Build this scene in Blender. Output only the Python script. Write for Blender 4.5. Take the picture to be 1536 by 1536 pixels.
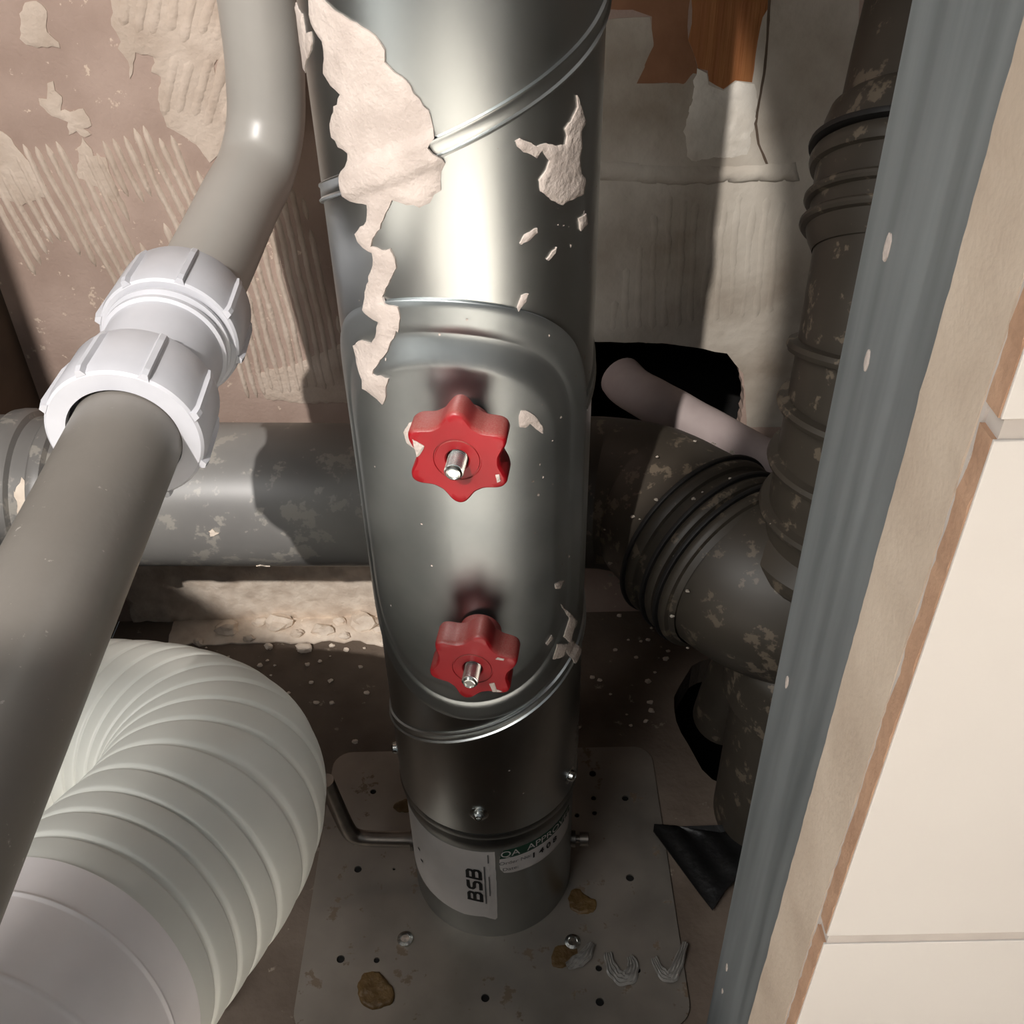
import bpy, bmesh, math, random
from mathutils import Vector, Matrix, noise, geometry
from math import sin, cos, pi, sqrt, atan2
random.seed(7)
for _o in list(bpy.data.objects): bpy.data.objects.remove(_o, do_unlink=True)
SC = bpy.context.scene
COL = SC.collection

# ------------------------------------------------------------ camera
cam_data = bpy.data.cameras.new('camera'); cam = bpy.data.objects.new('camera', cam_data); COL.objects.link(cam)
cam_data.sensor_width = 36.0; cam_data.sensor_height = 36.0; cam_data.lens = 1500.0/1536.0*36.0
cam_data.clip_start = 0.01; cam_data.clip_end = 50
_d = Vector((38.0, 1922.0, 1500.0)).normalized()          # world down as the camera sees it (x right, y down, z forward)
_r = atan2(38.0, 1922.0)
_X = Vector((cos(_r), -sin(_r), 0)); _Z = -_d; _Y = _Z.cross(_X)
cam.matrix_world = Matrix(((_X.x, -_X.y, -_X.z, 0), (_Y.x, -_Y.y, -_Y.z, 0), (_Z.x, -_Z.y, -_Z.z, 0.704), (0, 0, 0, 1)))
SC.camera = cam

# ------------------------------------------------------------ world, lamps, exposure
world = bpy.data.worlds.new('world'); SC.world = world; world.use_nodes = True
world.node_tree.nodes['Background'].inputs[0].default_value = (0.80, 0.91, 1.0, 1)
world.node_tree.nodes['Background'].inputs[1].default_value = 0.20

def aim(o, target):
    o.rotation_euler = (Vector(target)-o.location).to_track_quat('-Z', 'Y').to_euler()
sd = bpy.data.lights.new('spot_lamp', 'SPOT'); spot = bpy.data.objects.new('spot_lamp', sd); COL.objects.link(spot)
spot.location = (-0.43, -0.75, 1.54); aim(spot, (-0.132, 0.735, 0.400))
sd.energy = 135; sd.color = (1.0, 0.95, 0.90); sd.spot_size = math.radians(19.8); sd.use_square = True; sd.spot_blend = 0.06; sd.shadow_soft_size = 0.012
ad = bpy.data.lights.new('ceiling_lamp', 'AREA'); area = bpy.data.objects.new('ceiling_lamp', ad); COL.objects.link(area)
area.location = (-0.90, -0.62, 1.75); aim(area, (0.05, 0.2, 0.5))
ad.shape = 'SQUARE'; ad.size = 1.0; ad.energy = 26; ad.color = (1.0, 0.975, 0.95)
dd = bpy.data.lights.new('duct_highlight_light', 'SPOT'); down = bpy.data.objects.new('duct_highlight_light', dd); COL.objects.link(down)  # added, unseen: lights the room floor for bright bands reflected in the duct
down.location = (-0.05, -0.78, 2.3); dd.energy = 640; dd.color = (1.0, 0.95, 0.88); dd.spot_size = math.radians(40); dd.spot_blend = 0.5; dd.shadow_soft_size = 0.04
for _p in ((0.75, -0.95, 2.3), (-1.15, -0.70, 2.3), (-0.1, -1.95, 2.3)):
    _o = down.copy(); COL.objects.link(_o); _o.location = _p
SC.view_settings.view_transform = 'Standard'; SC.view_settings.look = 'None'
SC.view_settings.exposure = 0.0; SC.view_settings.gamma = 1.0; SC.view_settings.use_curve_mapping = False

# ------------------------------------------------------------ helpers
OFF = {}
def _lin(c):
    return tuple(((x/255)/12.92 if x/255 <= .04045 else ((x/255+.055)/1.055)**2.4) for x in c)
MATS = {}
def mat(name, c1, c2=None, scale=40, rough=.6, metal=0.0, bump=0.0, bscale=None, stretch=(1,1,1), c3=None, spots=0.0, sscale=200, spec=.5, detail=6, rvar=0.0, aniso=0.0, lo=.35, hi=.65):
    """procedural material: two colours mixed by noise, optional flecks of a third, bump and roughness variation"""
    if name in MATS: return MATS[name]
    m = bpy.data.materials.new(name); m.use_nodes = True; nt = m.node_tree; N = nt.nodes; L = nt.links
    b = N['Principled BSDF']; b.inputs['Roughness'].default_value = rough; b.inputs['Metallic'].default_value = metal
    b.inputs['Specular IOR Level'].default_value = spec
    tc = N.new('ShaderNodeTexCoord'); mp = N.new('ShaderNodeMapping'); mp.inputs['Scale'].default_value = stretch
    L.new(tc.outputs['Object'], mp.inputs['Vector'])
    nz = N.new('ShaderNodeTexNoise'); nz.inputs['Scale'].default_value = scale; nz.inputs['Detail'].default_value = detail
    L.new(mp.outputs[0], nz.inputs['Vector'])
    cr = N.new('ShaderNodeValToRGB'); cr.color_ramp.elements[0].position = lo; cr.color_ramp.elements[1].position = hi
    cr.color_ramp.elements[0].color = _lin(c1)+(1,); cr.color_ramp.elements[1].color = _lin(c2 or c1)+(1,)
    L.new(nz.outputs['Fac'], cr.inputs[0]); out = cr.outputs[0]
    if c3 is not None:
        n2 = N.new('ShaderNodeTexNoise'); n2.inputs['Scale'].default_value = sscale; n2.inputs['Detail'].default_value = 4; n2.inputs['Roughness'].default_value = .7
        L.new(mp.outputs[0], n2.inputs['Vector'])
        r2 = N.new('ShaderNodeValToRGB'); r2.color_ramp.elements[0].position = 1-spots; r2.color_ramp.elements[1].position = min(1, 1-spots+.04)
        r2.color_ramp.elements[0].color = (0,0,0,1); r2.color_ramp.elements[1].color = (1,1,1,1)
        L.new(n2.outputs['Fac'], r2.inputs[0])
        mx = N.new('ShaderNodeMix'); mx.data_type = 'RGBA'; L.new(r2.outputs[0], mx.inputs[0]); L.new(out, mx.inputs[6]); mx.inputs[7].default_value = _lin(c3)+(1,)
        out = mx.outputs[2]
        if metal > 0:
            mm = N.new('ShaderNodeMath'); mm.operation = 'MULTIPLY_ADD'; L.new(r2.outputs[0], mm.inputs[0]); mm.inputs[1].default_value = -metal; mm.inputs[2].default_value = metal
            L.new(mm.outputs[0], b.inputs['Metallic'])
    L.new(out, b.inputs['Base Color'])
    if rvar:
        rr = N.new('ShaderNodeMapRange'); rr.inputs['To Min'].default_value = rough-rvar; rr.inputs['To Max'].default_value = rough+rvar
        L.new(nz.outputs['Fac'], rr.inputs['Value']); L.new(rr.outputs[0], b.inputs['Roughness'])
    if bump:
        n3 = N.new('ShaderNodeTexNoise'); n3.inputs['Scale'].default_value = bscale or scale*4; n3.inputs['Detail'].default_value = 5
        L.new(mp.outputs[0], n3.inputs['Vector'])
        bp = N.new('ShaderNodeBump'); bp.inputs['Strength'].default_value = bump; bp.inputs['Distance'].default_value = .002
        L.new(n3.outputs['Fac'], bp.inputs['Height']); L.new(bp.outputs[0], b.inputs['Normal'])
    if aniso:
        tg = N.new('ShaderNodeTangent'); tg.direction_type = 'RADIAL'; tg.axis = 'Z'; L.new(tg.outputs[0], b.inputs['Tangent']); b.inputs['Anisotropic'].default_value = aniso
    MATS[name] = m; return m

def place(o, parent):
    COL.objects.link(o)
    if parent is not None:
        o.parent = parent; off = OFF.get(parent.name, Vector((0,0,0)))
        o.matrix_parent_inverse = Matrix.Translation(-off)
    OFF[o.name] = Vector((0,0,0))
def obj(name, verts, faces, m, parent=None, smooth=None):
    """one mesh object from world-space geometry; top-level meshes get their origin at the middle of their base"""
    me = bpy.data.meshes.new(name); off = Vector((0,0,0))
    if parent is None:
        xs = [v[0] for v in verts]; ys = [v[1] for v in verts]; zs = [v[2] for v in verts]
        off = Vector(((min(xs)+max(xs))/2, (min(ys)+max(ys))/2, min(zs)))
        verts = [(v[0]-off.x, v[1]-off.y, v[2]-off.z) for v in verts]
    me.from_pydata([tuple(v) for v in verts], [], faces)
    bm = bmesh.new(); bm.from_mesh(me); bmesh.ops.recalc_face_normals(bm, faces=bm.faces); bm.to_mesh(me); bm.free()
    if smooth is not None:
        me.shade_smooth()
        if smooth < 180: me.set_sharp_from_angle(angle=math.radians(smooth))
    if m is not None: me.materials.append(m)
    o = bpy.data.objects.new(name, me); place(o, parent)
    if parent is None: o.location = off; OFF[o.name] = off
    return o
def thing(name, label, cat, loc, group=None):
    o = bpy.data.objects.new(name, None); o.empty_display_size = .02; COL.objects.link(o); o.location = loc; OFF[o.name] = Vector(loc)
    return tag(o, label, cat, group)
def tag(o, label, cat, group=None):
    o['label'] = label; o['category'] = cat
    if group: o['group'] = group
    return o
def lab(o, label): o['label'] = label; return o
def struct(o, label=None, cat=None):
    o['kind'] = 'structure'
    if label: o['label'] = label; o['category'] = cat or 'wall'
    return o
def stuff(o): o['kind'] = 'stuff'; return o
def join(parts):
    V = []; F = []
    for v, f in parts:
        n = len(V); V += list(v); F += [tuple(i+n for i in q) for q in f]
    return V, F
def box(x0, x1, y0, y1, z0, z1, bev=0.0):
    bm = bmesh.new(); bmesh.ops.create_cube(bm, size=1)
    for v in bm.verts: v.co = Vector(((x0+x1)/2+v.co.x*(x1-x0), (y0+y1)/2+v.co.y*(y1-y0), (z0+z1)/2+v.co.z*(z1-z0)))
    if bev: bmesh.ops.bevel(bm, geom=list(bm.edges), offset=bev, segments=2, profile=.6, affect='EDGES')
    bm.verts.index_update(); r = ([tuple(v.co) for v in bm.verts], [tuple(v.index for v in f.verts) for f in bm.faces]); bm.free(); return r
def frame(d):
    d = Vector(d).normalized(); up = Vector((0,0,1)) if abs(d.z) < .9 else Vector((1,0,0))
    a = d.cross(up).normalized(); return a, a.cross(d).normalized(), d
def lathe(prof, org, axis, segs=48, a0=0, a1=2*pi, closed=False):
    """prof: (radius, distance along axis)"""
    a, b, d = frame(axis); org = Vector(org); full = abs(a1-a0-2*pi) < 1e-6; n = segs if full else segs+1
    V = []; F = []
    for r, t in prof:
        for i in range(n):
            w = a0+(a1-a0)*i/segs; V.append(tuple(org+d*t+(a*cos(w)+b*sin(w))*r))
    P = len(prof)
    for j in range(P if closed else P-1):
        k = (j+1) % P
        for i in range(segs):
            i2 = (i+1) % n; F.append((j*n+i, j*n+i2, k*n+i2, k*n+i))
    return V, F
def catmull(pts, per=10):
    P = [Vector(p) for p in pts]; out = []
    for i in range(len(P)-1):
        p0 = P[max(i-1,0)]; p1 = P[i]; p2 = P[i+1]; p3 = P[min(i+2,len(P)-1)]
        for k in range(per):
            t = k/per
            out.append(.5*((2*p1)+(p2-p0)*t+(2*p0-5*p1+4*p2-p3)*t*t+(-p0+3*p1-3*p2+p3)*t**3))
    out.append(P[-1]); return out
def tube(path, rad, segs=32, caps=True):
    """rad: number or function of (fraction, arc length)"""
    P = [Vector(p) for p in path]; n = len(P); L = [0]
    for i in range(1, n): L.append(L[-1]+(P[i]-P[i-1]).length)
    T = [((P[min(i+1,n-1)]-P[max(i-1,0)]).normalized()) for i in range(n)]
    a, b, _ = frame(T[0]); V = []; F = []
    for i in range(n):
        if i: 
            a = (a-T[i]*a.dot(T[i])).normalized()
        b = T[i].cross(a).normalized()
        r = rad(L[i]/L[-1], L[i]) if callable(rad) else rad
        for k in range(segs):
            w = 2*pi*k/segs; V.append(tuple(P[i]+(a*cos(w)+b*sin(w))*r))
    for i in range(n-1):
        for k in range(segs):
            k2 = (k+1) % segs; F.append((i*segs+k, i*segs+k2, (i+1)*segs+k2, (i+1)*segs+k))
    if caps: F.append(tuple(range(segs))[::-1]); F.append(tuple(range((n-1)*segs, n*segs)))
    return V, F
def inside(p, poly):
    x, y = p; c = False; j = len(poly)-1
    for i in range(len(poly)):
        xi, yi = poly[i]; xj, yj = poly[j]
        if (yi > y) != (yj > y) and x < (xj-xi)*(y-yi)/(yj-yi)+xi: c = not c
        j = i
    return c
def segdist(p, poly):
    best = 1e9; P = Vector(p)
    for i in range(len(poly)):
        A = Vector(poly[i-1]); B = Vector(poly[i]); d = B-A; l = d.length_squared
        t = 0 if l == 0 else max(0, min(1, (P-A).dot(d)/l)); best = min(best, (A+d*t-P).length)
    return best
def ragged(poly, step, jit, seed=0, freq=260):
    out = []
    for i in range(len(poly)):
        A = Vector(poly[i-1]); B = Vector(poly[i]); d = B-A; k = max(1, int(d.length/step)); nrm = Vector((-d.y, d.x)).normalized() if d.length else Vector((0,0))
        for q in range(k):
            p = A+d*q/k; h = noise.noise(Vector((p.x*freq, p.y*freq, seed*3.7)))*jit+noise.noise(Vector((p.x*freq*3, p.y*freq*3, seed*1.3)))*jit*.5
            out.append(tuple(p+nrm*h))
    return out
def patch(poly, mapf, thick, step=.003, jit=.0008, seed=0, sc=(1,1), edge=.5, rough=.25, freq=260):
    """thin ragged crust laid on a surface: poly in surface coordinates (scaled by sc to metres), mapf(s, t, height)"""
    P = [(p[0]*sc[0], p[1]*sc[1]) for p in poly]
    if sum(P[i-1][0]*P[i][1]-P[i][0]*P[i-1][1] for i in range(len(P))) < 0: P = P[::-1]
    B = ragged(P, step, jit, seed, freq); nb = len(B)
    xs = [p[0] for p in B]; ys = [p[1] for p in B]; pts = list(B)
    y = min(ys); r = 0
    while y < max(ys):
        x = min(xs)+(step/2 if r % 2 else 0)
        while x < max(xs):
            q = (x+noise.noise(Vector((x*900, y*900, seed)))*step*.3, y+noise.noise(Vector((x*900, y*900, seed+9)))*step*.3)
            if inside(q, B) and segdist(q, B) > step*.55: pts.append(q)
            x += step
        y += step*.87; r += 1
    res = geometry.delaunay_2d_cdt([Vector(p) for p in pts], [], [list(range(nb))], 1, 1e-7, True)
    vs, es, fs, ov = res[0], res[1], res[2], res[3]
    isb = [any(o < nb for o in w) if w else True for w in ov]
    V = []
    for v, bb in zip(vs, isb):
        h = thick*(edge if bb else 1.0+rough*noise.noise(Vector((v[0]*180, v[1]*180, seed*5.1)))+rough*.6*noise.noise(Vector((v[0]*600, v[1]*600, seed*2.1))))
        V.append(tuple(mapf(v[0]/sc[0], v[1]/sc[1], h)))
    F = [tuple(f) for f in fs if inside(sum((vs[i] for i in f), Vector((0,0)))/len(f), B)]; cnt = {}
    for f in F:
        for i in range(len(f)):
            e = (f[i-1], f[i]); cnt[tuple(sorted(e))] = cnt.get(tuple(sorted(e)), 0)+1
    low = {}
    for e, c in cnt.items():
        if c == 1:
            for k in e:
                if k not in low:
                    low[k] = len(V); v = vs[k]; V.append(tuple(mapf(v[0]/sc[0], v[1]/sc[1], -.0004)))
            F.append((e[0], e[1], low[e[1]], low[e[0]]))
    return V, F
def slab(outer, holes, mapf, h0, h1, grid=0.0, bumpf=None):
    """flat sheet with real holes through it"""
    pts = list(outer); edges = [(i, (i+1) % len(outer)) for i in range(len(outer))]
    for H in holes:
        n = len(pts); pts += H; edges += [(n+i, n+(i+1) % len(H)) for i in range(len(H))]
    if grid:
        xs = [p[0] for p in outer]; ys = [p[1] for p in outer]; x = min(xs)+grid
        while x < max(xs)-grid*.4:
            y = min(ys)+grid
            while y < max(ys)-grid*.4:
                q = (x, y)
                if inside(q, outer) and not any(inside(q, H) or segdist(q, H) < grid*.3 for H in holes): pts.append(q)
                y += grid
            x += grid
    vs, es, fs = geometry.delaunay_2d_cdt([Vector(p) for p in pts], edges, [], 0, 1e-7, False)[:3]
    keep = []
    for f in fs:
        c = sum((vs[i] for i in f), Vector((0,0)))/len(f)
        if inside(c, outer) and not any(inside(c, H) for H in holes): keep.append(tuple(f))
    n = len(vs); V = [tuple(mapf(v[0], v[1], h1+(bumpf(v[0], v[1]) if bumpf else 0))) for v in vs]+[tuple(mapf(v[0], v[1], h0)) for v in vs]
    F = list(keep)+[tuple(i+n for i in f[::-1]) for f in keep]; cnt = {}
    for f in keep:
        for i in range(len(f)):
            e = tuple(sorted((f[i-1], f[i]))); cnt[e] = cnt.get(e, 0)+1
    F += [(e[0], e[1], e[1]+n, e[0]+n) for e, c in cnt.items() if c == 1]
    return V, F
def circ(x, y, r, n=16, jit=0, seed=0):
    return [(x+(r+jit*noise.noise(Vector((cos(2*pi*i/n)*2, sin(2*pi*i/n)*2, seed))))*cos(2*pi*i/n), y+(r+jit*noise.noise(Vector((cos(2*pi*i/n)*2, sin(2*pi*i/n)*2, seed+5))))*sin(2*pi*i/n)) for i in range(n)]
def chaikin(P, n=2):
    for _ in range(n):
        P = [q for i in range(len(P)) for q in ((P[i-1][0]*.75+P[i][0]*.25, P[i-1][1]*.75+P[i][1]*.25), (P[i-1][0]*.25+P[i][0]*.75, P[i-1][1]*.25+P[i][1]*.75))]
    return P
def rock(c, r, seed, flat=.7):
    bm = bmesh.new(); bmesh.ops.create_icosphere(bm, subdivisions=2, radius=1)
    for v in bm.verts:
        k = 1+.55*noise.noise(v.co*1.3+Vector((seed*7.1, seed*3.3, 0))); v.co = Vector((c[0]+v.co.x*r*k*1.1, c[1]+v.co.y*r*k*.8, c[2]+max(v.co.z, -.6)*r*k*flat))
    bm.verts.index_update(); R = ([tuple(v.co) for v in bm.verts], [tuple(v.index for v in f.verts) for f in bm.faces]); bm.free(); return R

# ------------------------------------------------------------ outlines on the back wall (x, z) and on the duct (angle, z), in metres
SPLASH=[[[-0.967,0.6284],[-0.838,0.6287],[-0.735,0.6246],[-0.665,0.6235],[-0.601,0.6223],[-0.475,0.6194],[-0.4,0.6161],[-0.373,0.6133],[-0.38,0.6091],[-0.322,0.606],[-0.257,0.6033],[-0.21,0.5991],[-0.155,0.5949],[-0.116,0.5905],[-0.101,0.587],[-0.108,0.5834],[-0.15,0.5797],[-0.114,0.5774],[-0.071,0.5752],[-0.05,0.5733],[-0.076,0.57],[-0.087,0.5667],[-0.083,0.5628],[-0.131,0.5613],[-0.166,0.5578],[-0.232,0.5556],[-0.313,0.5562],[-0.379,0.5572],[-0.413,0.5579],[-0.437,0.5543],[-0.479,0.5508],[-0.53,0.5441],[-0.6,0.5391],[-0.619,0.5351],[-0.538,0.5346],[-0.467,0.5365],[-0.436,0.5326],[-0.433,0.5283],[-0.491,0.5222],[-0.568,0.5133],[-0.541,0.5108],[-0.432,0.5111],[-0.421,0.5061],[-0.451,0.4987],[-0.458,0.4999],[-0.544,0.4888],[-0.658,0.4775],[-0.673,0.4752],[-0.532,0.4758],[-0.561,0.469],[-0.604,0.4607],[-0.649,0.463],[-0.708,0.4638],[-0.795,0.4649],[-0.796,0.4692],[-0.874,0.4724],[-0.916,0.4766],[-0.924,0.4826],[-0.804,0.4881],[-0.704,0.4888],[-0.616,0.4984],[-0.609,0.5015],[-0.684,0.502],[-0.749,0.5046],[-0.754,0.5077],[-0.728,0.5128],[-0.626,0.5269],[-0.614,0.5325],[-0.702,0.5333],[-0.744,0.5358],[-0.761,0.5387],[-0.702,0.5428],[-0.639,0.5458],[-0.616,0.5513],[-0.622,0.5532],[-0.774,0.5521],[-0.819,0.5544],[-0.842,0.5602],[-0.768,0.5672],[-0.741,0.5724],[-0.836,0.574],[-0.897,0.577],[-0.909,0.5816],[-0.825,0.5892],[-0.747,0.5946],[-0.836,0.5972],[-0.906,0.6009],[-0.869,0.6066],[-0.873,0.6126],[-0.963,0.6159],[-1.008,0.6205]],[[0.389,0.5796],[0.422,0.5807],[0.473,0.5788],[0.543,0.5762],[0.618,0.5763],[0.698,0.574],[0.782,0.5738],[0.797,0.5766],[0.773,0.5798],[0.83,0.5818],[0.899,0.5864],[0.888,0.5911],[0.933,0.5859],[1.0,0.5792],[0.94,0.5763],[0.96,0.5701],[0.934,0.5657],[0.954,0.5593],[1.024,0.5549],[0.995,0.5493],[0.847,0.55],[0.761,0.5495],[0.661,0.5532],[0.571,0.558],[0.561,0.5626],[0.619,0.5657],[0.638,0.5693],[0.58,0.5739],[0.543,0.5715],[0.472,0.5742],[0.405,0.5772]],[[0.414,0.5381],[0.45,0.5413],[0.543,0.5432],[0.552,0.541],[0.486,0.5387],[0.423,0.5374]],[[0.938,0.5399],[1.04,0.5398],[1.085,0.5345],[0.975,0.5337]],[[0.4,0.511],[0.428,0.5146],[0.475,0.515],[0.455,0.5113],[0.39,0.5083]],[[0.623,0.5281],[0.709,0.532],[0.698,0.5295],[0.633,0.5274]],[[-1.384,0.6207],[-1.366,0.6204],[-1.149,0.619],[-1.145,0.613],[-1.133,0.6043],[-1.387,0.5942],[-1.386,0.6036],[-1.385,0.6127]],[[-1.123,0.6124],[-1.023,0.6144],[-1.029,0.61],[-1.116,0.6045],[-1.172,0.6065]],[[0.775,0.3248],[0.861,0.3165],[0.98,0.3045],[1.14,0.2912],[1.028,0.2892],[1.012,0.2834],[1.198,0.266],[1.291,0.2551],[1.072,0.2597],[0.983,0.27],[0.907,0.2824],[0.938,0.2857],[0.84,0.2955],[0.897,0.3023],[0.928,0.3056]],[[0.758,0.2937],[0.905,0.2866],[0.846,0.2789],[0.708,0.2837]],[[0.589,0.3037],[0.657,0.3067],[0.693,0.3021],[0.611,0.3005]],[[0.674,0.3449],[0.745,0.3437],[0.824,0.3391],[0.747,0.3379],[0.686,0.3416]],[[0.377,0.4604],[0.414,0.4597],[0.46,0.4573],[0.507,0.4535],[0.549,0.4476],[0.541,0.4445],[0.491,0.4484],[0.444,0.4521],[0.413,0.4505],[0.368,0.4519],[0.361,0.4564]]]
WALL={
'patchA':[[-0.3216,0.5607],[-0.3165,0.5675],[-0.3114,0.5694],[-0.306,0.5673],[-0.304,0.5618],[-0.307,0.5493],[-0.3037,0.545],[-0.3008,0.5393],[-0.3097,0.5402],[-0.3235,0.5404],[-0.3265,0.5455]],
'patchB':[[-0.2559,0.5758],[-0.1373,0.5737],[-0.1425,0.5393],[-0.1869,0.5401],[-0.1888,0.53],[-0.1965,0.5302],[-0.1997,0.5259],[-0.1976,0.517],[-0.1892,0.5116],[-0.1863,0.5017],[-0.1877,0.494],[-0.199,0.4849],[-0.1986,0.4786],[-0.2098,0.4627],[-0.2154,0.4595],[-0.2225,0.4726],[-0.2325,0.4792],[-0.2407,0.4857],[-0.2418,0.4951],[-0.2429,0.5043],[-0.237,0.5192],[-0.2433,0.5223],[-0.2394,0.5324],[-0.251,0.5355],[-0.255,0.5254],[-0.2584,0.5181],[-0.2578,0.5299],[-0.2627,0.5379],[-0.2599,0.5428],[-0.2627,0.5527]],
'patchD':[[-0.3736,0.4883],[-0.356,0.4832],[-0.3537,0.4752],[-0.3493,0.4687],[-0.3442,0.4588],[-0.34,0.4454],[-0.34,0.4369],[-0.3497,0.4354],[-0.3614,0.4304],[-0.3687,0.434],[-0.3897,0.4413]],
'patchE':[[-0.3068,0.4743],[-0.3022,0.479],[-0.2996,0.4709],[-0.2985,0.466],[-0.2899,0.4643],[-0.2893,0.4477],[-0.2887,0.4307],[-0.2945,0.4342],[-0.3023,0.4429],[-0.3137,0.4499],[-0.3117,0.4598]],
'patchF':[[-0.3272,0.5059],[-0.3204,0.5073],[-0.3162,0.5162],[-0.3124,0.5184],[-0.312,0.5116],[-0.3094,0.5071],[-0.3129,0.498],[-0.3034,0.4978],[-0.2966,0.4992],[-0.2935,0.493],[-0.2942,0.4875],[-0.3005,0.4853],[-0.297,0.4805],[-0.3006,0.479],[-0.3057,0.4838],[-0.3115,0.4808],[-0.3104,0.4902],[-0.3158,0.4934],[-0.3201,0.495],[-0.3235,0.4997]],
'patchG':[[-0.2117,0.2833],[-0.1857,0.2891],[-0.1622,0.298],[-0.1445,0.3069],[-0.1273,0.3127],[-0.1167,0.255],[-0.1685,0.2522],[-0.2075,0.2584]],
'ridge1':[[-0.3836,0.4445],[-0.3537,0.4752],[-0.3457,0.4798],[-0.3082,0.4807],[-0.2922,0.474],[-0.2632,0.4861],[-0.2422,0.4794],[-0.2217,0.453],[-0.2097,0.4291],[-0.2338,0.394],[-0.2571,0.351],[-0.2893,0.3517],[-0.3036,0.352],[-0.3163,0.3581],[-0.3208,0.3811],[-0.3318,0.3979],[-0.3433,0.4],[-0.365,0.3801],[-0.3655,0.3611],[-0.3778,0.3785],[-0.3876,0.4327]],
'hole1':[[-0.287,0.4306],[-0.2728,0.4338],[-0.2598,0.4318],[-0.2626,0.4197],[-0.2603,0.4073],[-0.2697,0.3893],[-0.2779,0.3913],[-0.283,0.4059]],
'hole1b':[[-0.3206,0.4825],[-0.2905,0.4804],[-0.2939,0.474],[-0.3146,0.4582],[-0.32,0.4681]],
'ridge2':[[-0.1746,0.4557],[-0.1518,0.4379],[-0.1446,0.3881],[-0.1309,0.2814],[-0.1496,0.2657],[-0.1842,0.2619],[-0.2304,0.2576],[-0.2296,0.321],[-0.1979,0.3782],[-0.1813,0.4155]],
'ridge3':[[-0.2559,0.5758],[-0.1373,0.5737],[-0.1425,0.5393],[-0.1884,0.5401],[-0.2591,0.54],[-0.2589,0.5527]],
'ridge3b':[[-0.2322,0.5366],[-0.1876,0.5365],[-0.1894,0.4847],[-0.2375,0.4856],[-0.2425,0.5058]],
'skimR':[[0.0569,0.5499],[0.0995,0.5512],[0.1031,0.5323],[0.0931,0.5086],[0.1258,0.508],[0.1322,0.5145],[0.1536,0.5106],[0.17,0.5094],[0.1735,0.5353],[0.1757,0.568],[0.2378,0.5669],[0.252,0.4713],[0.253,0.3574],[0.2542,0.2191],[0.2073,0.2202],[0.1975,0.274],[0.1812,0.2934],[0.1304,0.3045],[0.0725,0.307],[0.0532,0.3087],[0.0496,0.4752]],
'paperR':[[0.0569,0.565],[0.1256,0.5637],[0.1266,0.5362],[0.135,0.5165],[0.1329,0.5041],[0.1247,0.5042],[0.1144,0.5091],[0.0906,0.5088],[0.1005,0.5322],[0.1007,0.5513],[0.0872,0.5545],[0.0571,0.5579]],
'orangeR':[[0.1256,0.5637],[0.178,0.5628],[0.1753,0.5427],[0.1729,0.5249],[0.1735,0.508],[0.1618,0.5098],[0.1544,0.5037],[0.1431,0.5086],[0.1415,0.5163],[0.135,0.5165],[0.1303,0.5317],[0.1266,0.5362],[0.128,0.5465]],
'whiteR':[[0.1348,0.518],[0.1417,0.5148],[0.1433,0.507],[0.1544,0.5029],[0.1636,0.509],[0.1754,0.5064],[0.18,0.4969],[0.1797,0.4742],[0.1768,0.4575],[0.1326,0.4532],[0.1289,0.4752],[0.1318,0.4978]],
'hole':[[0.0368,0.3078],[0.0725,0.3082],[0.0918,0.306],[0.1305,0.3033],[0.1582,0.3014],[0.181,0.2947],[0.1928,0.2805],[0.2006,0.2543],[0.2017,0.2273],[0.1993,0.2134],[0.1737,0.2056],[0.1145,0.207],[0.0378,0.2088]],
'bead':[[0.05,0.4546],[0.072,0.4557],[0.1186,0.4528],[0.1679,0.4499],[0.214,0.4529],[0.219,0.437],[0.1695,0.436],[0.1199,0.436],[0.0726,0.4394],[0.0503,0.4414]],
'ridge4':[[0.1129,0.4301],[0.2126,0.4306],[0.2157,0.3233],[0.108,0.3105],[0.0751,0.3112],[0.0745,0.3264]],
'lip':[[-0.2921,0.2617],[-0.1389,0.2608],[-0.1165,0.2577],[-0.1195,0.2279],[-0.2988,0.2321]],
}
DIRS={"r1":[[-0.3462,0.4783],[-0.3216,0.3582]],"r2":[[-0.1841,0.3954],[-0.1771,0.287]],"r3":[[-0.2408,0.5648],[-0.2515,0.5427]],"r4":[[0.1509,0.4242],[0.1553,0.3305]]}
KSPL=[(-0.4548, 0.4486), (-0.4049, 0.4545), (-0.331, 0.4577), (-0.2528, 0.4543), (-0.2612, 0.4461), (-0.3814, 0.4408), (-0.4361, 0.4429)]

# ------------------------------------------------------------ materials
M_PAPER = mat('bare_plasterboard_paper', (158,136,124), (178,156,144), scale=14, rough=.85, bump=.25, bscale=300, c3=(205,185,168), spots=.36, sscale=90)
M_ADH = mat('tile_adhesive', (180,162,147), (202,186,172), scale=30, rough=.85, bump=.5, bscale=240)
M_SKIM = mat('grey_beige_skim', (150,138,124), (196,188,176), scale=12, rough=.85, bump=.5, bscale=110)
M_WHITEADH = mat('white_adhesive', (196,188,176), (220,214,204), scale=25, rough=.85, bump=.6, bscale=120)
M_BROWNPAPER = mat('brown_torn_paper', (128,88,62), (150,108,80), scale=20, rough=.85, bump=.3)
M_ORANGE = mat('orange_wood', (132,78,38), (164,108,62), scale=30, rough=.7, stretch=(3,1,.12), bump=.4)
M_FLOOR = mat('dusty_concrete', (92,79,68), (124,110,98), scale=9, rough=.9, bump=.6, bscale=120, c3=(150,138,124), spots=.35, sscale=60)
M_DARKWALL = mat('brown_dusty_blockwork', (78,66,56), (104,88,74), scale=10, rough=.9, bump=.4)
M_BLACK = mat('void_shade_black', (14,13,12), (20,18,16), rough=.95)  # near-black colour stands in for the shade deep inside holes
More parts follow.
